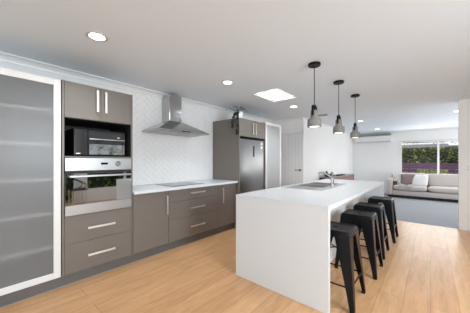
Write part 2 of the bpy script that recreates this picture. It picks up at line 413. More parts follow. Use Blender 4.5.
# herringbone tiled splashback (each tile a raised block, one tiled surface)
def herringbone(y0, y1, z0, z1, x):
    bm = B(); w, n, g = .072, 3, .0022
    c = math.cos(PI/4); s_ = math.sin(PI/4); cy, cz = (y0+y1)/2, (z0+z1)/2
    def tile(a0, a1, b0, b1):
        cs = [(a0*w+g, b0*w+g), (a1*w-g, b0*w+g), (a1*w-g, b1*w-g), (a0*w+g, b1*w-g)]
        P = [(cy+(p*c-q*s_), cz+(p*s_+q*c)) for p, q in cs]
        if max(p[0] for p in P) < y0 or min(p[0] for p in P) > y1 or max(p[1] for p in P) < z0 or min(p[1] for p in P) > z1: return
        tl = random.uniform(-.0006, .0006), random.uniform(-.0006, .0006), random.uniform(-.0006, .0006)
        lo = [bm.verts.new((x+.001, p[0], p[1])) for p in P]
        hi = [bm.verts.new((x+.006+t_, p[0], p[1])) for p, t_ in zip(P, tl+(tl[0]+tl[2]-tl[1],))]
        bm.faces.new(hi)
        for i in range(4): bm.faces.new((lo[i], lo[(i+1) % 4], hi[(i+1) % 4], hi[i]))
    R = 34
    for m_ in range(-8, 9):
        for k in range(-R, R):
            ox = m_*2*n
            tile(k+ox, k+n+ox, k, k+1); tile(k+n+ox, k+n+1+ox, k+1-n, k+1)
    for co, no in (((0, y0, 0), (0, -1, 0)), ((0, y1, 0), (0, 1, 0)), ((0, 0, z0), (0, 0, -1)), ((0, 0, z1), (0, 0, 1))):
        bmesh.ops.bisect_plane(bm, geom=list(bm.verts)+list(bm.edges)+list(bm.faces), plane_co=co, plane_no=no, clear_outer=True)
    return bm
TZ1 = H-.078
b = B(); box(b, XL, XL+.003, 1.29, 3.24, .90, TZ1)
spl = struct('wall_splashback', b, 'grout', smooth=False)
obj('tiles', herringbone(1.292, 3.238, .902, TZ1, XL), 'tile', spl, smooth=False)

# ------------------------------------------------------------------ kitchen run on the left wall
XF = -2.77     # door fronts
def bar_handle(axis, c, L, parent):
    """flat D handle proud of the x = XF front; axis 'y' or 'z'; c=(y, z) centre"""
    b = B(); x = XF; y, z = c; w = .011
    if axis == 'z':
        box(b, x+.026, x+.034, y-w, y+w, z-L/2, z+L/2, .002)
        for s in (-1, 1): box(b, x, x+.027, y-.006, y+.006, z+s*(L/2-.012)-.006, z+s*(L/2-.012)+.006, .001)
    else:
        box(b, x+.026, x+.034, y-L/2, y+L/2, z-w, z+w, .002)
        for s in (-1, 1): box(b, x, x+.027, y+s*(L/2-.012)-.006, y+s*(L/2-.012)+.006, z-.006, z+.006, .001)
    return obj('handle', b, 'nickel', parent)
def front(name, y0, y1, z0, z1, parent, x=XF):
    b = B(); g = .0018
    box(b, x-.018, x, y0+g, y1-g, z0+g, z1-g, .0012, 1)
    return obj(name, b, 'taupe', parent)
def carcass(y0, y1, z0, z1, parent, t=.016, openfront=False, m='taupe_in'):
    b = B()
    box(b, XL+.003, XF-.0195, y0+.0008, y0+t, z0, z1); box(b, XL+.003, XF-.0195, y1-t, y1-.0008, z0, z1)
    box(b, XL+.003, XF-.0195, y0+t, y1-t, z0, z0+t); box(b, XL+.003, XF-.0195, y0+t, y1-t, z1-t, z1)
    box(b, XL+.003, XL+.012, y0+t, y1-t, z0+t, z1-t)
    return obj('carcass', b, m, parent)

# continuous plinth
pl = thing('plinth', 'grey recessed plinth running along the floor under all the taupe cabinets', 'plinth', (XF-.06, 1.0, 0))
b = B(); box(b, XF-.07, XF-.051, -1.2, 3.235, .004, .118, .001); obj('board', b, 'kick', pl)
b = B(); box(b, XF-.051, XF-.046, -1.2, 3.235, 0, .006, .001); obj('seal_strip', b, 'seal', pl)

def frosted_pantry(name, label, y0, y1, zb, zt, x, fr, hy, hz, shelves, deep, pane='frost', mull=None):
    t = thing(name, label, 'pantry', (x, (y0+y1)/2, 0))
    xb = XL+.003
    b = B(); s = .016
    box(b, xb, x-.032, y0+.001, y0+s, zb, zt); box(b, xb, x-.032, y1-s, y1-.001, zb, zt)
    box(b, xb, x-.032, y0+s, y1-s, zb, zb+s); box(b, xb, x-.032, y0+s, y1-s, zt-s, zt); box(b, xb, xb+.01, y0+s, y1-s, zb+s, zt-s)
    obj('carcass', b, 'pantry_in', t)
    for z in shelves:
        b = B(); box(b, xb+.011, x-deep, y0+s+.001, y1-s-.001, z-.014, z+.014, .001); obj('shelf', b, 'shelf', t)
    b = B()
    spans = [(y0, y1)] if mull is None else [(y0, mull), (mull, y1)]
    for (a, c) in spans:
        box(b, x-.03, x, a+.002, a+fr, zb, zt, .002); box(b, x-.03, x, c-fr, c-.002, zb, zt, .002)
        box(b, x-.03, x, a+fr, c-fr, zb, zb+fr, .002); box(b, x-.03, x, a+fr, c-fr, zt-fr, zt, .002)
    fo = obj('door_frame', b, 'alu_white', t)
    for (a, c) in spans:
        b = B(); box(b, x-.018, x-.012, a+fr, c-fr, zb+fr, zt-fr); obj('frosted_pane', b, pane, fo)
    b = B(); box(b, x, x+.014, hy-.007, hy+.007, hz[0], hz[1], .003); obj('handle', b, 'alu_white', fo)
    return t
frosted_pantry('tall_pantry', 'large frosted glass pantry cupboard with white frame, left of the oven tower',
               -.42, .570, .124, 2.073, XF, .058, .535, (1.0, 1.32), [.433, .763, 1.094, 1.434, 1.764], .035)

# oven tower
Y0, Y1 = .576, 1.282
tw = thing('oven_tower', 'tall taupe cabinet tower holding the built-in oven and a microwave niche', 'cabinet', (XF, (Y0+Y1)/2, .12))
for a, c in ((Y0, Y0+.019), (Y1-.019, Y1)):
    b = B(); box(b, XL+.003, XF, a, c, .122, 2.084, .001); obj('side_panel', b, 'taupe', tw)
ya, yb = Y0+.02, Y1-.02; ym = .929
b = B(); box(b, XL+.003, XL+.012, ya, yb, .13, 2.08)
for z in (.124, .706, 1.309, 1.716, 2.068): box(b, XL+.013, XF-.02, ya, yb, z, z+.014)
obj('carcass', b, 'taupe_in', tw)
b = B(); box(b, XF-.018, XF, ya, yb, 1.311, 1.322, .001); obj('shelf_edge', b, 'taupe', tw)
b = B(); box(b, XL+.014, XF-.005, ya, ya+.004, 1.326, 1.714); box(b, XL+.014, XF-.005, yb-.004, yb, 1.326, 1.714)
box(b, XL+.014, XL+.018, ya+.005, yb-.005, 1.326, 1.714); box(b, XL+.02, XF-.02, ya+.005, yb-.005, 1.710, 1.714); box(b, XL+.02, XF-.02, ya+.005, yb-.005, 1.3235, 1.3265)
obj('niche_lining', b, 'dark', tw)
d = front('door', ya, ym, 1.716, 2.084, tw); bar_handle('z', (.889, 1.925), .235, d)
d = front('door', ym, yb, 1.716, 2.084, tw); bar_handle('z', (.973, 1.922), .235, d)
d = front('drawer', ya, yb, .428, .713, tw); bar_handle('y', (.934, .563), .275, d)
d = front('drawer', ya, yb, .124, .428, tw); bar_handle('y', (.934, .274), .275, d)

# oven
ov = thing('wall_oven', 'stainless built-in oven with mirrored glass door and two control knobs, in the taupe tower', 'oven', (XF, ym, .722))
yo0, yo1 = ya+.003, yb-.003
b = B(); box(b, XL+.03, XF-.004, yo0+.01, yo1-.01, .724, 1.303); obj('body', b, 'dark', ov)
b = B(); box(b, XF-.003, XF+.014, yo0, yo1, 1.172, 1.305, .002); cp = obj('control_panel', b, 'steel_panel', ov)
for yk in (ym-.155, ym+.175):
    b = B(); cyl(b, (XF+.014, yk, 1.243), (XF+.020, yk, 1.243), .030, seg=28); cyl(b, (XF+.02, yk, 1.243), (XF+.036, yk, 1.243), .022, .019, seg=28)
    box(b, XF+.036, XF+.040, yk-.004, yk+.004, 1.225, 1.261, .001)
    obj('knob', b, 'steel', cp)
b = B(); box(b, XF+.0145, XF+.016, ym-.005, ym+.065, 1.233, 1.256, .0005); obj('display', b, 'black_gloss', cp)
b = B(); box(b, XF+.0145, XF+.0152, ym+.002, ym+.056, 1.212, 1.216)
obj('label_print', b, 'ac_grey', cp)
b = B(); box(b, XF-.003, XF+.010, yo0+.002, yo1-.002, 1.146, 1.168); obj('air_slot', b, 'dark', ov)
b = B(); box(b, XF-.003, XF+.014, yo0, yo1, .820, 1.144, .002); dg = obj('glass_door', b, 'oven_glass', ov)
b = B(); box(b, XF-.003, XF+.014, yo0, yo1, .7165, .819, .002); obj('lower_panel', b, 'steel_panel', ov)
b = B(); box(b, XF+.040, XF+.052, yo0+.03, yo1-.012, 1.105, 1.126, .003)
for yk in (yo0+.07, yo1-.05): box(b, XF+.014, XF+.042, yk-.008, yk+.008, 1.108, 1.123, .002)
obj('handle', b, 'steel_panel', dg)

# microwave
mw = thing('microwave', 'black microwave oven standing in the dark niche above the built-in oven', 'microwave', (-3.0, .95, 1.327))
xm = -2.86
b = B()
for yy in (.74, 1.17): cyl(b, (-2.92, yy, 1.327), (-2.92, yy, 1.337), .012); cyl(b, (-3.2, yy, 1.327), (-3.2, yy, 1.337), .012)
box(b, -3.28, xm, .692, 1.222, 1.336, 1.622, .004); obj('body', b, 'black', mw)
b = B(); box(b, xm+.0005, xm+.018, .694, .822, 1.338, 1.620, .003); lp = obj('side_panel', b, 'black_gloss', mw)
b = B(); box(b, xm+.0185, xm+.0192, .714, .752, 1.352, 1.360); obj('badge', b, 'nickel', lp)
b = B(); box(b, xm+.0005, xm+.018, .826, 1.220, 1.338, 1.620, .003); dr = obj('door', b, 'black_gloss', mw)
b = B(); box(b, xm+.0185, xm+.020, .836, 1.212, 1.346, 1.462, .0005); obj('window_glass', b, 'micro_mirror', dr)
b = B(); box(b, xm+.019, xm+.040, .832, 1.214, 1.510, 1.524, .003); obj('handle', b, 'steel', dr)
b = B(); box(b, xm+.0185, xm+.0195, 1.13, 1.16, 1.545, 1.553); obj('badge', b, 'nickel', dr)

# base cabinets
ZB, ZT = .124, .856
for nm, lab, a, c in (('base_cabinet', 'taupe single-door base cabinet beside the oven tower, under the white bench', 1.288, 1.785),
                      ('base_cabinet', 'narrow taupe single-door base cabinet against the fridge side panel', 2.770, 3.232)):
    t = thing(nm, lab, 'cabinet', (XF, (a+c)/2, ZB)); carcass(a, c, ZB, ZT, t)
    d = front('door', a, c, ZB, ZT, t)
    bar_handle('z', (1.753 if a < 2 else 2.866, .665), .262, d)
t = thing('drawer_cabinet', 'wide taupe cabinet of three drawers below the cooktop', 'cabinet', (XF, 2.28, ZB)); carcass(1.786, 2.769, ZB, ZT, t)
for z0, z1, hz in ((.690, ZT, .787), (.428, .690, .560), (ZB, .428, .279)):
    d = front('drawer', 1.786, 2.769, z0, z1, t); bar_handle('y', (2.298, hz), .29, d)
b = B(); box(b, XL+.007, -2.728, 1.284, 3.2425, .862, .898, .003)
tag(obj('benchtop', b, 'quartz'), 'white stone benchtop along the tiled splashback wall', 'benchtop')
ck = thing('cooktop', 'flat glass cooktop set in the white bench under the range hood', 'cooktop', (-3.08, 2.2, .898))
b = B(); box(b, -3.31, -2.84, 1.90, 2.50, .8985, .9045, .002); cg = obj('glass_top', b, 'ceramic', ck)
for cx, cy, r in ((-2.96, 2.05, .09), (-3.19, 2.05, .07), (-2.96, 2.34, .07), (-3.19, 2.34, .09)):
    b = B(); lathe(b, [(r-.002, 0), (r-.002, .0004), (r, .0004), (r, 0)], (cx, cy, .9045), 32, False, False); obj('zone_ring', b, 'ring', cg)

# range hood
hx0, hx1, hy0, hy1 = XL+.007, -2.92, 1.725, 2.690
hd = thing('range_hood', 'stainless pyramid range hood with square chimney on the tiled wall', 'range hood', (-3.2, 2.2, 1.72))
b = B(); loft(b, [[(hx0, hy0, 1.722), (hx1, hy0, 1.722), (hx1, hy1, 1.722), (hx0, hy1, 1.722)],
                  [(hx0, hy0, 1.748), (hx1, hy0, 1.748), (hx1, hy1, 1.748), (hx0, hy1, 1.748)],
                  [(hx0, 2.055, 1.918), (-3.165, 2.055, 1.918), (-3.165, 2.315, 1.918), (hx0, 2.315, 1.918)]])
obj('canopy', b, 'steel', hd, ang=.2)
b = B(); box(b, hx0, -3.178, 2.068, 2.302, 1.919, 2.318, .006, 2); box(b, XL+.078, -3.178, 2.068, 2.302, 2.31, 2.350, .006); obj('chimney', b, 'steel', hd)
b = B()
for a, c in ((hy0+.06, 2.20), (2.215, hy1-.06)): box(b, hx0+.05, hx1-.07, a, c, 1.716, 1.7215, .002)
obj('grease_filter', b, 'steel_panel', hd)
b = B(); box(b, hx1+.0003, hx1+.003, 2.12, 2.29, 1.728, 1.742, .001); obj('switch_strip', b, 'black_gloss', hd)
for yy in (hy0+.16, hy1-.16):
    b = B(); cyl(b, (hx1-.04, yy, 1.7215), (hx1-.04, yy, 1.7165), .022); obj('lamp', b, 'hoodled', hd)

# fridge housing, fridge, second pantry
XFF = -2.70
fc = thing('fridge_cabinet', 'tall taupe fridge surround with two overhead doors, left of the small frosted pantry', 'cabinet', (XFF, 3.7, 0))
FY0, FY1 = 3.245, 4.135
for a, c in ((FY0, FY0+.019), (FY1-.019, FY1)):
    b = B(); box(b, XL+.008, XFF, a, c, .001, 2.084, .001); obj('side_panel', b, 'taupe', fc)
b = B(); a, c = FY0+.02, FY1-.02
box(b, XL+.003, XL+.012, a, c, 1.745, 2.08); box(b, XL+.013, XFF-.02, a, c, 1.745, 1.760); box(b, XL+.013, XFF-.02, a, c, 2.066, 2.082)
obj('carcass', b, 'taupe_in', fc)
def fdoor(y0, y1, hy):
    b = B(); box(b, XFF-.018, XFF, y0+.002, y1-.002, 1.745, 2.083, .0012, 1); d = obj('door', b, 'taupe', fc)
    b = B(); box(b, XFF+.026, XFF+.034, hy-.011, hy+.011, 1.795, 2.03, .002)
    for z in (1.81, 2.015): box(b, XFF, XFF+.027, hy-.006, hy+.006, z-.006, z+.006, .001)
    obj('handle', b, 'nickel', d)
fdoor(a, 3.70, 3.655); fdoor(3.70, c, 3.745)
rf = thing('refrigerator', 'dark stainless upright refrigerator with small black display, in the taupe surround', 'refrigerator', (-3.0, 3.68, 0))
ra, rc = FY0+.030, FY1-.055
b = B(); box(b, XL+.05, -2.765, ra+.005, rc-.005, .03, 1.690, .005); obj('body', b, 'ac_grey', rf)
b = B(); box(b, -2.762, -2.712, ra, rc, .62, 1.700, .010, 3); rd = obj('door', b, 'fridge', rf)
b = B(); box(b, -2.762, -2.712, ra, rc, .04, .612, .010, 3); obj('freezer_drawer', b, 'fridge', rf)
b = B(); box(b, -2.7118, -2.7105, 3.695, 3.745, 1.355, 1.575, .0004); obj('display', b, 'black_gloss', rd)
for z in (1.605, 1.525):
    b = B(); box(b, -2.7118, -2.7112, 3.965, 4.035, z, z+.058); obj('sticker', b, 'pot', rd)
for yy in (ra+.06, rc-.06):
    for xx in (-3.3, -2.82):
        b = B(); cyl(b, (xx, yy, .0005), (xx, yy, .029), .02); obj('foot', b, 'rubber', rf)
frosted_pantry('tall_pantry', 'slim frosted glass cupboard with white frame, between the fridge and grey hall door',
               4.142, 4.815, .10, 2.118, XFF, .055, 4.16, (.97, 1.21), [.5, .9, 1.3, 1.7], .08, 'frost_pale')

# potted trailing plant on top of the fridge cabinet
pp = thing('potted_plant', 'trailing dark-leaved plant in a white pot on top of the fridge cabinet', 'plant', (-2.83, 3.385, 2.084))
b = B(); lathe(b, [(.055, 0), (.070, .006), (.080, .125), (.083, .133), (.076, .133), (.072, .10), (.01, .10)], (-2.83, 3.385, 2.0845), 28); obj('pot', b, 'pot', pp)
b = B(); lathe(b, [(.0715, 0), (.066, .008), (.01, .012)], (-2.83, 3.385, 2.186), 20); obj('soil', b, 'soil', pp)
def leaf(bm, p, d, up, L, w):
    d = Vector(d).normalized(); sd = d.cross(Vector(up)).normalized(); n = sd.cross(d)
    p = Vector(p); pts = [(0, 0, 0), (.3, .5, .05), (.65, .42, .02), (1, 0, -.12), (.65, -.42, .02), (.3, -.5, .05)]
    vs = [bm.verts.new(p+d*(a*L)+sd*(q*w)+n*(h*L)) for a, q, h in pts]
    mid = bm.verts.new(p+d*(.5*L)-n*(.04*L))
    for i in range(6): bm.faces.new((vs[i], vs[(i+1) % 6], mid))
def rnd(a, c): return random.uniform(a, c)
stems = B(); lv1 = B(); lv2 = B(); base = Vector((-2.83, 3.385, 2.19))
arcs = [[(-2.82, 3.42, 2.26), (-2.78, 3.47, 2.31), (-2.75, 3.53, 2.26)],
        [(-2.83, 3.36, 2.27), (-2.84, 3.33, 2.33), (-2.85, 3.27, 2.32)],
        [(-2.84, 3.40, 2.28), (-2.83, 3.43, 2.335), (-2.80, 3.49, 2.30)],
        [(-2.85, 3.30, 2.24), (-2.88, 3.20, 2.27), (-2.92, 3.12, 2.245)],
        [(-2.80, 3.33, 2.23), (-2.74, 3.25, 2.20), (-2.735, 3.225, 2.08), (-2.735, 3.222, 1.95), (-2.73, 3.222, 1.80)],
        [(-2.82, 3.32, 2.22), (-2.82, 3.24, 2.16), (-2.86, 3.220, 2.06), (-2.85, 3.218, 1.90)]]
for ai, a in enumerate(arcs):
    P = [base]+[Vector(q) for q in a]
    pts = []
    for i in range(len(P)-1):
        for k in range(4): pts.append(P[i].lerp(P[i+1], k/4))
    pts.append(P[-1]); tube(stems, pts, .003, 6)
    for i, q in enumerate(pts):
        if i < (6 if ai >= 4 else 3): continue
        for r_ in range(4 if ai >= 4 else 1):
            d = Vector((rnd(.1, 1) if ai >= 4 else rnd(-1, 1), rnd(-1, .35) if ai >= 4 else rnd(-1, 1), rnd(-.8, .3)))
            if ai >= 4: d.y = -abs(d.y)*.6-.1
            k_ = 1.35 if ai >= 4 else .8; leaf(lv2 if random.random() < .25 else lv1, q, d, (0, 0, 1), rnd(.03, .055)*k_, rnd(.022, .036)*k_)
obj('stem', stems, 'leaf_dark', pp); obj('foliage', lv1, 'leaf_dark', pp); obj('pale_foliage', lv2, 'leaf_pale', pp)

# ------------------------------------------------------------------ island
IX0, IX1, IY0, IY1, IT = -1.648, -.6375, 1.9216, 4.865, .9
ki = thing('kitchen_island', 'long white stone waterfall island in the middle of the wood floor', 'kitchen island', (-1.14, 3.39, 0))
hx_0, hx_1, hy_0, hy_1 = -1.572, -1.038, 2.858, 3.942     # sink cut-out
b = B()
box(b, IX0, hx_0, IY0, IY1, IT-.04, IT); box(b, hx_1, IX1, IY0, IY1, IT-.04, IT)
box(b, hx_0, hx_1, IY0, hy_0, IT-.04, IT); box(b, hx_0, hx_1, hy_1, IY1, IT-.04, IT)
bmesh.ops.remove_doubles(b, verts=b.verts, dist=1e-5)
obj('benchtop', b, 'quartz', ki, smooth=False)
for y0, y1 in ((IY0, IY0+.04), (IY1-.04, IY1)):
    b = B(); box(b, IX0, IX1, y0, y1, 0, IT-.0405, .002); obj('waterfall_panel', b, 'quartz', ki)
b = B(); box(b, -.965, -.949, IY0+.041, IY1-.041, .001, IT-.041, .001); obj('back_panel', b, 'shelf', ki)
b = B(); box(b, -1.55, -1.535, IY0+.041, IY1-.041, .001, .115); obj('plinth', b, 'kick', ki)
b = B(); yy = [IY0+.041+i*(IY1-IY0-.082)/5 for i in range(6)]
for y in yy[1:-1]: box(b, -1.60, -.966, y-.008, y+.008, .116, .70)
box(b, -1.60, -.966, IY0+.041, IY1-.041, .116, .13); obj('carcass', b, 'shelf', ki)
for i in range(5):
    b = B(); box(b, -1.620, -1.602, yy[i]+.002, yy[i+1]-.002, .124, .855, .0012, 1); d = obj('door', b, 'taupe', ki)
    b = B(); hy = yy[i+1]-.04 if i % 2 == 0 else yy[i]+.04
    box(b, -1.654, -1.646, hy-.011, hy+.011, .53, .79, .002)
    for z in (.545, .775): box(b, -1.647, -1.62, hy-.006, hy+.006, z-.006, z+.006)
    obj('handle', b, 'nickel', d)

sk = thing('kitchen_sink', 'stainless double-bowl sink with drainer set into the island top', 'sink', (-1.3, 3.4, .9))
zr = .9006; bowls = ((-1.53, -1.13, 3.16, 3.50), (-1.53, -1.13, 3.54, 3.88))
b = B(); X0, X1, Y0s, Y1s = -1.582, -1.028, 2.848, 3.952
box(b, X0, bowls[0][0], Y0s, Y1s, zr, zr+.003, .001); box(b, bowls[0][1], X1, Y0s, Y1s, zr, zr+.003, .001)
for y0, y1 in ((Y0s, 3.16), (3.50, 3.54), (3.88, Y1s)): box(b, bowls[0][0], bowls[0][1], y0, y1, zr, zr+.003)
for i in range(6): box(b, -1.50, -1.16, 2.90+i*.038, 2.908+i*.038, zr+.003, zr+.005, .001)
obj('rim', b, 'bowl_steel', sk)
for (x0, x1, y0, y1) in bowls:
    b = B(); zb = .74; t_ = .002
    box(b, x0, x1, y0, y1, zb-t_, zb)
    box(b, x0-t_, x0, y0-t_, y1+t_, zb-t_, zr+.001); box(b, x1, x1+t_, y0-t_, y1+t_, zb-t_, zr+.001)
    box(b, x0, x1, y0-t_, y0, zb-t_, zr+.001); box(b, x0, x1, y1, y1+t_, zb-t_, zr+.001)
    bo = obj('bowl', b, 'bowl_steel', sk)
    b = B(); cyl(b, ((x0+x1)/2, (y0+y1)/2, zb), ((x0+x1)/2, (y0+y1)/2, zb+.004), .035); obj('drain', b, 'chrome', bo)
tp = thing('kitchen_tap', 'chrome mixer tap standing at the stool side of the island sink', 'tap', (-1.075, 3.40, .9036))
tx, ty, tz = -1.075, 3.40, .9037
b = B(); lathe(b, [(.030, 0), (.030, .006), (.024, .010), (.023, .10), (.020, .105)], (tx, ty, tz), 24); obj('body', b, 'chrome', tp)
b = B(); tube(b, [(tx, ty, tz+.10), (tx-.01, ty, tz+.125), (tx-.06, ty, tz+.165), (tx-.13, ty, tz+.195), (tx-.18, ty, tz+.195), (tx-.20, ty, tz+.175), (tx-.205, ty, tz+.15)], .014, 12); obj('spout', b, 'chrome', tp)
b = B(); tube(b, [(tx+.005, ty, tz+.105), (tx+.02, ty, tz+.13), (tx+.03, ty+.06, tz+.155)], [.016, .012, .007], 10); obj('lever', b, 'chrome', tp)

# ------------------------------------------------------------------ stools
def make_stool(loc, label):
    st = thing('counter_stool', label, 'stool', loc, 'black metal counter stools along the island')
    L0 = Vector(loc); hs, zt = .158, .655
    def at(x, y, z): return (L0.x+x, L0.y+y, L0.z+z)
    # seat: dished rounded square pan with a hand hole and a folded skirt
    b = B()
    def rsq(h, r, z, n=6):
        out = []
        for q, (cx, cy) in enumerate(((1, 1), (-1, 1), (-1, -1), (1, -1))):
            for i in range(n+1):
                a = PI/2*q+PI/2*i/n; out.append(at(cx*(h-r)+r*math.cos(a), cy*(h-r)+r*math.sin(a), z))
        return out
    def hole(rx, ry, z, n=28): return [at(rx*math.cos(PI/4*0+2*PI*i/n), ry*math.sin(2*PI*i/n), z) for i in range(n)]
    prof = [rsq(hs+.010, .035, zt-.055), rsq(hs+.004, .035, zt-.012), rsq(hs-.003, .035, zt-.001), rsq(hs-.014, .032, zt+.001), rsq(hs-.026, .03, zt-.004), rsq(hs*.55, .05, zt-.007),
            hole(.028, .014, zt-.008), hole(.028, .014, zt-.016), rsq(hs*.55, .05, zt-.012), rsq(hs-.026, .03, zt-.010), rsq(hs-.004, .033, zt-.018), rsq(hs+.006, .034, zt-.055)]
    rings = [[b.verts.new(p) for p in s] for s in prof]; n = len(rings[0])
    for i in range(len(rings)):
        a, c = rings[i], rings[(i+1) % len(rings)]
        for k in range(n):
            j = (k+1) % n; b.faces.new((a[k], a[j], c[j], c[k]))
    obj('seat', b, 'black_metal', st)
    for sx in (-1, 1):
        for sy in (-1, 1):
            b = B(); secs = []
            for k in range(6):
                t = k/5; z = (zt-.02)*(1-t)+.012*t
                h = hs+.006+(.213-hs)*t; w = .092*(1-t)**1.15+.036; th = .005; r = .010
                P = [(h-w, h), (h-r, h), (h-r*.3, h-r*.3), (h, h-r), (h, h-w), (h-th, h-w), (h-th, h-th-.006), (h-th-.006, h-th), (h-w, h-th)]
                secs.append([at(sx*p, sy*q, z) for p, q in P])
            loft(b, secs); lg = obj('leg', b, 'black_metal', st)
            b = B(); box(b, *(sorted((L0.x+sx*.181, L0.x+sx*.215))), *(sorted((L0.y+sy*.181, L0.y+sy*.215))), L0.z, L0.z+.014, .003); obj('foot_cap', b, 'rubber', lg)
    zb = .20; hb = hs+.006+(.213-hs)*.70-.012
    for p, q in (((-hb, -hb), (hb, -hb)), ((-hb, hb), (hb, hb)), ((-hb, -hb), (-hb, hb)), ((hb, -hb), (hb, hb))):
        b = B(); d = (q[0]-p[0], q[1]-p[1]); up = .0 if d[0] else .012
        tube(b, [at(p[0], p[1], zb+up), at(q[0], q[1], zb+up)], .007, 8); obj('stretcher', b, 'black_metal', st)
    b = B(); hh = hs+.02
    for s1, s2 in ((1, -1), (1, 1)):
        tube(b, [at(-hh*s1, -hh*s2, .44), at(0, 0, .455), at(hh*s1, hh*s2, .44)], .006, 8)
    obj('cross_brace', b, 'black_metal', st)
    return st
s1 = make_stool((-.690, 2.262, 0), 'black metal counter stool nearest the camera, partly behind the white waterfall panel')
dup(s1, (-.650, 3.030, 0), 'second black metal counter stool from the camera along the island')
dup(s1, (-.660, 3.672, 0), 'third black metal counter stool from the camera along the island')
dup(s1, (-.625, 4.460, 0), 'black metal counter stool farthest from the camera, nearest the carpet')

# ------------------------------------------------------------------ pendants
def make_pendant(loc, label):
    p = thing('pendant_lamp', label, 'pendant lamp', loc, 'concrete pendant lamps over the island')
    x, y, _ = loc
    b = B(); lathe(b, [(.02, 2.372), (.066, 2.372), (.069, 2.376), (.069, 2.397), (.066, 2.3995)], (x, y, 0), 32); obj('ceiling_rose', b, 'black', p)
    b = B(); cyl(b, (x, y, 1.92), (x, y, 2.369), .0045, seg=10); obj('cord', b, 'black', p)
    b = B(); lathe(b, [(.007, 1.925), (.015, 1.920), (.020, 1.912), (.021, 1.868), (.016, 1.862)], (x, y, 0), 20)
    box(b, x-.013, x+.013, y-.050, y+.050, 1.893, 1.915, .006)
    for s_ in (-1, 1): box(b, x-.013, x+.013, y+s_*.051-.008, y+s_*.051+.008, 1.795 if s_ < 0 else 1.81, 1.905, .006)
    obj('lamp_holder', b, 'black', p)
    b = B(); lathe(b, [(.010, 1.861), (.036, 1.860), (.041, 1.854), (.0435, 1.782), (.048, 1.772), (.068, 1.759), (.075, 1.751), (.077, 1.740), (.077, 1.672), (.075, 1.667), (.067, 1.667), (.065, 1.675), (.065, 1.73), (.045, 1.748), (.012, 1.755)], (x, y, 0), 40)
    sh = obj('lamp_shade', b, 'concrete', p, ang=.9)
    b = B(); lathe(b, [(.055, 0), (.050, .004), (.03, .006)], (x, y, 1.672), 24); obj('bulb', b, 'bulb', p)
    return p
p1 = make_pendant((-1.018, 2.583, 0), 'concrete and black pendant lamp nearest the camera, over the island')
dup(p1, (-.985, 3.390, 0), 'middle of the three concrete and black pendant lamps over the island')
dup(p1, (-.975, 4.270, 0), 'concrete and black pendant lamp farthest from the camera, nearest the living room')
for (x, y) in ((-1.018, 2.583), (-.985, 3.390), (-.975, 4.270)):
    l = bpy.data.lights.new('pendant_glow', 'SPOT'); l.energy = 6; l.color = (1, .9, .76); l.spot_size = 1.9; l.spot_blend = .8; l.shadow_soft_size = .05
    o = bpy.data.objects.new('pendant_glow', l); COL.objects.link(o); o.location = (x, y, 1.66)

# ------------------------------------------------------------------ downlights
def make_down(loc, label):
    t = thing('downlight', label, 'downlight', loc, 'recessed ceiling downlights')
    b = B(); lathe(b, [(.062, 2.3975), (.065, 2.395), (.088, 2.394), (.092, 2.397), (.092, 2.3998)], (loc[0], loc[1], 0), 32, False, False); obj('trim_ring', b, 'rim', t)
    b = B(); cyl(b, (loc[0], loc[1], 2.3965), (loc[0], loc[1], 2.3995), .063, seg=28); obj('lens', b, 'led', t)
    return t
dl = [((-2.283, .733, 0), 'recessed downlight nearest the camera, over the oven tower'),
      ((-2.206, 2.388, 0), 'recessed downlight between the range hood and the skylight'),
      ((-2.144, 4.341, 0), 'recessed downlight just beyond the skylight, before the hall door'),
      ((-1.497, 7.156, 0), 'living room downlight seen right beside the farthest pendant'),
      ((-1.425, 9.346, 0), 'living room downlight above the air conditioner'),
      ((.461, 7.151, 0), 'living room downlight at the edge of the white pier wall'),
      ((.528, 9.354, 0), 'living room downlight above the right pane of the window')]
first = None
for loc, lab in dl:
    if first is None: first = make_down(loc, lab)
    else: dup(first, loc, lab)
    l = bpy.data.lights.new('downlight_beam', 'SPOT'); l.energy = 34; l.color = (0.92, .97, 1.0); l.spot_size = 2.2; l.spot_blend = .7; l.shadow_soft_size = .06
    o = bpy.data.objects.new('downlight_beam', l); COL.objects.link(o); o.location = (loc[0], loc[1], 2.385)

# added row of unseen lamps right of the view, to brighten the floor
for (x, y) in ((.75, .73), (.75, 2.39), (.75, 4.34)):
    b = B(); cyl(b, (x, y, 2.3965), (x, y, 2.3995), .063, seg=28); obj('added_lamp', b, 'led', ceil_o)
    l = bpy.data.lights.new('downlight_beam', 'SPOT'); l.energy = 34; l.color = (0.92, .97, 1.0); l.spot_size = 2.2; l.spot_blend = .7; l.shadow_soft_size = .06
    o = bpy.data.objects.new('downlight_beam', l); COL.objects.link(o); o.location = (x, y, 2.385)

# slot vent on the ceiling by the nearest pendant's line of sight
v = thing('ceiling_vent', 'slim grey slot vent on the ceiling beyond the nearest pendant', 'vent', (-2.15, 5.55, 2.4))
b = B(); box(b, -2.21, -1.86, 5.50, 5.60, 2.372, 2.3995, .006); obj('frame', b, 'vent', v)
b = B()
for i in range(3): box(b, -2.19, -1.88, 5.517+i*.027, 5.525+i*.027, 2.369, 2.372)
obj('louvre', b, 'dark', v)

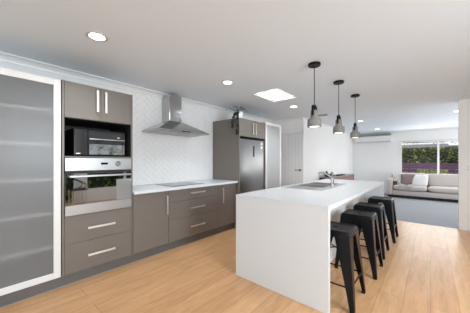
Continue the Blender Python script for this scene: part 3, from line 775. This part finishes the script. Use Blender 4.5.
# ------------------------------------------------------------------ switches
sw = thing('light_switch', 'white double light switch on the right pier wall', 'light switch', (.515, YP, 1.14))
b = B(); box(b, .478, .552, YP-.008, YP-.0002, 1.082, 1.200, .002); obj('plate', b, 'trim', sw)
for z in (1.115, 1.165):
    b = B(); box(b, .503, .527, YP-.012, YP-.0082, z-.012, z+.012, .001); obj('rocker', b, 'rim', sw)
sw = thing('light_switch', 'white light switch beside the hall door on the living side wall', 'light switch', (XLV, 5.86, 1.2))
b = B(); box(b, XLV+.0002, XLV+.008, 5.82, 5.90, 1.155, 1.275, .002); obj('plate', b, 'trim', sw)
b = B(); box(b, XLV+.0082, XLV+.012, 5.85, 5.87, 1.20, 1.23, .001); obj('rocker', b, 'rim', sw)

# ------------------------------------------------------------------ living room
ac = thing('air_conditioner', 'white wall-mounted air conditioner left of the living room window', 'air conditioner', (-1.75, YF, 2.0))
b = B(); prism_x(b, [(YF-.002, 2.0), (YF-.14, 2.0), (YF-.19, 2.05), (YF-.20, 2.12), (YF-.20, 2.225), (YF-.19, 2.245), (YF-.002, 2.245)], -2.36, -1.12); obj('body', b, 'ac', ac)
b = B(); prism_x(b, [(YF-.002, 2.2455), (YF-.185, 2.2455), (YF-.15, 2.318), (YF-.002, 2.325)], -2.34, -1.15); obj('grey_top_band', b, 'ac_grey', ac)  # darker grey wedge on top of the white body
b = B(); prism_x(b, [(YF-.143, 1.998), (YF-.192, 2.048), (YF-.195, 2.040), (YF-.146, 1.992)], -2.30, -1.18); obj('louvre', b, 'rim', ac)

sf = thing('sofa', 'long oatmeal fabric sofa under the living room window on grey carpet', 'sofa', (.15, 10.05, 0))
SX0, SX1, SYF, SYB = -1.17, 1.45, 9.58, 10.50
b = B()
for x in (SX0+.08, SX1-.08):
    for y in (SYF+.1, SYB-.1): cyl(b, (x, y, 0), (x, y, .075), .025)
obj('leg', b, 'black', sf)
b = B(); box(b, SX0+.02, SX1-.02, SYF+.03, SYB-.02, .03, .090); obj('shadow_gap_fill', b, 'dark', sf)  # near-black slab painting the shade of the gap under the sofa
b = B(); box(b, SX0+.16, SX1-.16, SYF+.01, SYB, .092, .25, .02, 3); obj('base', b, 'linen', sf)
for x0, x1 in ((SX0, SX0+.155), (SX1-.155, SX1)):
    b = B(); box(b, x0, x1, SYF, SYB, .092, .635, .025, 4); obj('arm', b, 'linen', sf)
b = B(); box(b, SX0+.16, SX1-.16, SYB-.20, SYB, .251, .79, .04, 4); obj('back', b, 'linen', sf)
I4 = Matrix.Identity(4)
for x0, x1 in ((SX0+.16, -.075), (-.07, SX1-.16)):
    b = B(); puff(b, Matrix.Translation(((x0+x1)/2, SYF+.33, .345)), x1-x0, .66, .19, .22, .22, 40, 14); obj('seat_cushion', b, 'linen', sf, ang=2)
    b = B(); puff(b, Matrix.Translation(((x0+x1)/2, SYB-.30, .615)) @ Matrix.Rotation(math.radians(78), 4, 'X'), x1-x0-.01, .46, .22, .28, .25, 40, 14); obj('back_cushion', b, 'linen', sf, ang=2)
def pillow(name, label, m, loc, sx, sy, sz, tilt, yaw, roll=0):
    b = B(); L0 = Vector(loc)
    mt = Matrix.Translation(loc) @ Matrix.Rotation(yaw, 4, 'Z') @ Matrix.Rotation(tilt, 4, 'X') @ Matrix.Rotation(roll, 4, 'Z')
    puff(b, mt, sx, sy, sz, .5, .32, 36, 14, .08)
    t = thing(name, label, 'cushion', loc); obj('cover', b, m, t, ang=2); return t
R_ = math.radians
def patterned():
    m = mat('leaf_print_cotton', (0.66, 0.64, 0.61), 0.9, var=0.05)
    nt = m.node_tree; N = nt.nodes; L = nt.links; p = N['Principled BSDF']
    w = N.new('ShaderNodeTexWave'); w.inputs['Scale'].default_value = 9; w.inputs['Distortion'].default_value = 9; w.inputs['Detail'].default_value = 2
    tc = N.new('ShaderNodeTexCoord'); L.new(tc.outputs['Object'], w.inputs['Vector'])
    rp = N.new('ShaderNodeValToRGB'); rp.color_ramp.elements[0].position = .35; rp.color_ramp.elements[1].position = .6
    rp.color_ramp.elements[0].color = (.24, .22, .20, 1); rp.color_ramp.elements[1].color = (.74, .72, .70, 1)
    L.new(w.outputs['Fac'], rp.inputs['Fac']); L.new(rp.outputs['Color'], p.inputs['Base Color'])
    return m
M['pattern'] = patterned()
pillow('throw_cushion', 'pale leaf-patterned cushion against the left arm of the sofa', 'pattern', (-.86, 10.02, .62), .44, .44, .15, R_(70), R_(20))
pillow('throw_cushion', 'mauve brown velvet cushion on the left half of the sofa', 'mauve', (-.58, 10.00, .615), .46, .40, .15, R_(74), R_(3))
pillow('throw_cushion', 'white cushion leaning right of the mauve cushion on the sofa', 'cotton', (-.27, 9.94, .60), .42, .42, .15, R_(64), R_(-12))
pillow('throw_cushion', 'small chocolate brown cushion low beside the left sofa arm', 'choc', (-.94, 9.75, .46), .13, .22, .09, R_(60), R_(10))
# throw folded over the seat front
b = B(); nx, ny = 16, 22; vs = []
for j in range(ny):
    row = []
    for i in range(nx):
        u = i/(nx-1); w = j/(ny-1)
        x = -.84+.36*u+.05*math.sin(3*w+u); 
        if w < .62: y = 9.97-w*.62; z = .452+.010*math.sin(9*u+4*w)+.006*math.sin(17*w+5*u)
        else: y = 9.585-.03*math.sin((w-.62)/.38*PI/2)-.004*math.sin(12*u); z = .452-(w-.62)*.45*(1-.45*u)+.004*math.sin(8*u)
        row.append(b.verts.new((x, y, z)))
    vs.append(row)
for j in range(ny-1):
    for i in range(nx-1): b.faces.new((vs[j][i], vs[j][i+1], vs[j+1][i+1], vs[j+1][i]))
bmesh.ops.solidify(b, geom=list(b.faces), thickness=.012)
tag(obj('throw_blanket', b, 'throw', ang=2), 'cream throw blanket spread over the left seat of the sofa', 'blanket')

sb = thing('sideboard', 'rosy wooden sideboard against the living room side wall behind the tap', 'sideboard', (-2.29, 7.86, 0))
BX0, BX1, BY0, BY1 = XLV+.015, -2.1, 6.69, 9.03
b = B()
for x in (BX0+.04, BX1-.05):
    for y in (BY0+.06, BY1-.06): cyl(b, (x, y, 0), (x, y, .12), .018, .024)
obj('leg', b, 'black', sb)
b = B(); box(b, BX0, BX1-.02, BY0+.02, BY1-.02, .121, .777, .003); obj('body', b, 'sidewood', sb)
b = B(); box(b, BX0, BX1, BY0, BY1, .778, .799, .003); obj('top', b, 'sidetop', sb)
b = B(); box(b, BX0, BX1, BY1-.0195, BY1, .121, .777, .002); obj('end_panel', b, 'black', sb)
b = B(); box(b, BX0, BX1, BY0, BY0+.0195, .121, .777, .002); obj('end_panel', b, 'bowl', sb)
for i in range(4):
    y0 = BY0+.03+i*.57; b = B(); box(b, BX1-.0195, BX1-.002, y0, y0+.565, .13, .772, .002); d = obj('door', b, 'sidewood', sb)
    b = B(); box(b, BX1-.0018, BX1+.012, y0+.26, y0+.30, .60, .612, .002); obj('handle', b, 'black', d)
bw = B(); lathe(bw, [(.05, 0), (.07, .004), (.105, .05), (.118, .085), (.112, .085), (.098, .05), (.05, .012), (.005, .010)], (-2.30, 6.86, .7995), 30)
tag(obj('wooden_bowl', bw, 'bowl'), 'dark brown wooden bowl on the left part of the sideboard', 'bowl')
bw = B(); lathe(bw, [(.035, 0), (.045, .01), (.058, .06), (.05, .11), (.026, .135), (.026, .16), (.032, .166), (.028, .166), (.02, .15), (.004, .148)], (-2.40, 7.06, .7995), 28)
tag(obj('glass_vase', bw, 'vaseglass'), 'dark smoky squat glass vase on the sideboard, just left of the tap', 'vase')
bw = B(); lathe(bw, [(.035, 0), (.048, .01), (.058, .06), (.052, .105), (.03, .125), (.034, .135), (.028, .135), (.018, .12), (.004, .118)], (-2.30, 7.24, .7995), 28)
tag(obj('glass_vase', bw, 'vasepale'), 'pale grey squat glass vase on the sideboard behind the tap', 'vase')
tr = thing('serving_tray', 'low black-edged tray lying on the sideboard right of the tap', 'tray', (-2.22, 7.7, .7995))
x0, x1, y0, y1, zt = -2.32, -2.13, 7.36, 8.05, .7995
b = B(); box(b, x0, x1, y0, y1, zt, zt+.009, .002); obj('base', b, 'bowl', tr)
b = B()
box(b, x0, x0+.01, y0, y1, zt+.0095, zt+.03, .002); box(b, x1-.01, x1, y0, y1, zt+.0095, zt+.03, .002); box(b, x0+.01, x1-.01, y0, y0+.01, zt+.0095, zt+.03, .002); box(b, x0+.01, x1-.01, y1-.01, y1, zt+.0095, zt+.03, .002)
obj('edge', b, 'black', tr)

ch = thing('side_chair', 'black chair by the right-hand wall, seen mirrored in the oven door glass', 'chair', (2.3, 2.0, 0))
b = B(); box(b, 2.10, 2.50, 1.80, 2.20, .42, .46, .012); obj('seat', b, 'black', ch)
b = B(); box(b, 2.12, 2.48, 1.80, 1.835, .465, .84, .012); obj('backrest', b, 'black', ch)
for x in (2.13, 2.47):
    b = B(); tube(b, [(x, 1.82, .80), (x, 1.92, .74), (x, 2.08, .66), (x, 2.17, .58), (x, 2.14, .50), (x, 2.06, .465)], .014, 10); obj('armrest', b, 'black', ch)
    for y in (1.83, 2.17):
        b = B(); cyl(b, (x, y, 0), (x, y, .419), .010, .014); obj('leg', b, 'nickel', ch)

# ------------------------------------------------------------------ outside
b = B(); box(b, -14, 16, -14, 40, -.35, -.2); struct('ground_lawn', b, 'lawn', smooth=False)
def leaves(bm, n, x0, x1, y0, y1, z0, z1, L0, L1):
    for _ in range(n):
        p = (rnd(x0, x1), rnd(y0, y1), rnd(z0, z1))
        leaf(bm, p, (rnd(-1, 1), rnd(-1, .3), rnd(-.6, .8)), (rnd(-.4, .4), rnd(-.4, .4), 1), rnd(L0, L1), rnd(L0, L1)*.6)
def hedge(name, label, x0, x1, y0, y1, z0, z1, n, L0=.07, L1=.16, axis='x'):
    t = thing(name, label, 'hedge', ((x0+x1)/2, (y0+y1)/2, z0))
    b = B(); nn = 26
    for i in range(nn):
        for k in range(2):
            q = (i+.5)/nn
            if axis == 'x': c = (x0+(x1-x0)*q, (y0+y1)/2+rnd(-.05, .05), z0+(z1-z0)*(.3+.38*k)+rnd(-.04, .04)); r = ((x1-x0)/nn*1.1, (y1-y0)*.42, (z1-z0)*.34)
            else: c = ((x0+x1)/2+rnd(-.05, .05), y0+(y1-y0)*q, z0+(z1-z0)*(.3+.38*k)+rnd(-.04, .04)); r = ((x1-x0)*.42, (y1-y0)/nn*1.1, (z1-z0)*.34)
            bmesh.ops.create_icosphere(b, subdivisions=2, radius=1, matrix=Matrix.Translation(c) @ Matrix.Diagonal(r+(1,)))
    for v_ in b.verts: v_.co += Vector((rnd(-.03, .03), rnd(-.03, .03), rnd(-.03, .03)))
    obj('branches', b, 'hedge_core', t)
    b = B(); leaves(b, n, x0, x1, y0, y1, z0, z1, L0, L1); obj('foliage', b, 'leaf_a', t)
    b = B(); leaves(b, n//3, x0, x1, y0, y1, z0+.1*(z1-z0), z1, L0, L1); obj('yellow_foliage', b, 'leaf_b', t)
    return t
fz = thing('garden_fence', 'purple brown boarded fence outside the living room window', 'fence', (.5, 13.3, -.2))
b = B(); z = -.2
while z < 1.10: box(b, -4, 5.5, 13.30, 13.325, z, z+.128, .004); z += .138
obj('boards', b, 'fence', fz)
for i in range(7):
    b = B(); box(b, -3.8+i*1.5, -3.71+i*1.5, 13.326, 13.41, -.2, 1.12, .004); obj('post', b, 'fence', fz)
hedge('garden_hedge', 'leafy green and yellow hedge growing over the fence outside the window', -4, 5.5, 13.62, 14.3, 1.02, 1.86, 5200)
tr_ = thing('garden_tree', 'overhanging tree with sparse leaves at the top of the living room window view', 'tree', (-2.2, 14.9, -.2))
b = B(); tube(b, [(-2.2, 14.9, -.2), (-2.15, 14.9, 1.2), (-2.0, 14.9, 2.6), (-1.9, 14.9, 3.4)], [.07, .06, .05, .03], 8)
tube(b, [(-2.05, 14.9, 2.3), (-1.0, 14.8, 2.22), (.4, 14.7, 2.18), (1.0, 14.7, 2.15)], [.03, .02, .012, .006], 6); obj('trunk', b, 'choc', tr_)
b = B(); leaves(b, 260, -2.4, 1.0, 14.5, 15.1, 2.08, 2.24, .05, .10); leaves(b, 900, -3.6, .9, 14.3, 15.6, 2.7, 4.2, .08, .16); obj('foliage', b, 'leaf_b', tr_)
sh = thing('garden_shrub', 'lime green low shrubs in front of the fence outside the window', 'shrub', (.1, 12.9, -.2))
b = B(); leaves(b, 500, -.45, .55, 12.8, 13.15, .35, .88, .06, .13); leaves(b, 300, .55, 2.6, 12.8, 13.15, .3, .76, .06, .13); obj('foliage', b, 'leaf_c', sh)
b = B()
for i in range(9): tube(b, [(-.35+i*.34, 13.0, -.2), (-.35+i*.34+rnd(-.08, .08), 12.97, .3), (-.35+i*.34+rnd(-.15, .15), 12.95, .6)], .012, 6)
obj('stem', b, 'hedge_core', sh)
nh = thing('neighbour_house', 'neighbouring house with long grey roof behind the hedge outside', 'house', (0, 22, -.2))
b = B(); box(b, -9, .9, 21, 27, -.2, 2.11); obj('wall', b, 'weatherboard', nh)
b = B(); prism_x(b, [(20.4, 2.12), (20.4, 2.20), (24, 2.62), (27.6, 2.20), (27.6, 2.12)], -9.5, 1.0); obj('roof', b, 'roofing', nh)
b = B(); box(b, 1.05, 8, 20, 25, -.2, 2.0); obj('garage_wall', b, 'weatherboard', nh)
b = B(); box(b, 1.0, 8.4, 19.6, 25.4, 2.0, 2.16, .01); obj('fascia', b, 'fascia', nh)
b = B(); prism_x(b, [(19.6, 2.165), (19.6, 2.19), (22.5, 2.40), (25.4, 2.19), (25.4, 2.165)], 1.0, 8.4); obj('garage_roof', b, 'roofing', nh)
# garden seen only in the mirrored oven door, beyond the right-hand window
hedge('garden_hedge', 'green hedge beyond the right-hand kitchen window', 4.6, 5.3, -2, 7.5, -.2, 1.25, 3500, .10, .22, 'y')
sh = thing('garden_shrub', 'loose tall shrub foliage above the hedge beyond the right-hand kitchen window', 'shrub', (6.05, 3.5, -.2))
b = B(); leaves(b, 700, 5.85, 6.25, 1.0, 7.0, .9, 2.3, .10, .22); obj('foliage', b, 'leaf_a', sh)
b = B()
for i in range(12): tube(b, [(6.05, 1.2+i*.5, -.2), (6.05+rnd(-.1, .1), 1.2+i*.5+rnd(-.2, .2), 1.0), (5.6, 1.2+i*.5+rnd(-.3, .3), 2.2)], .015, 6)
obj('stem', b, 'hedge_core', sh)
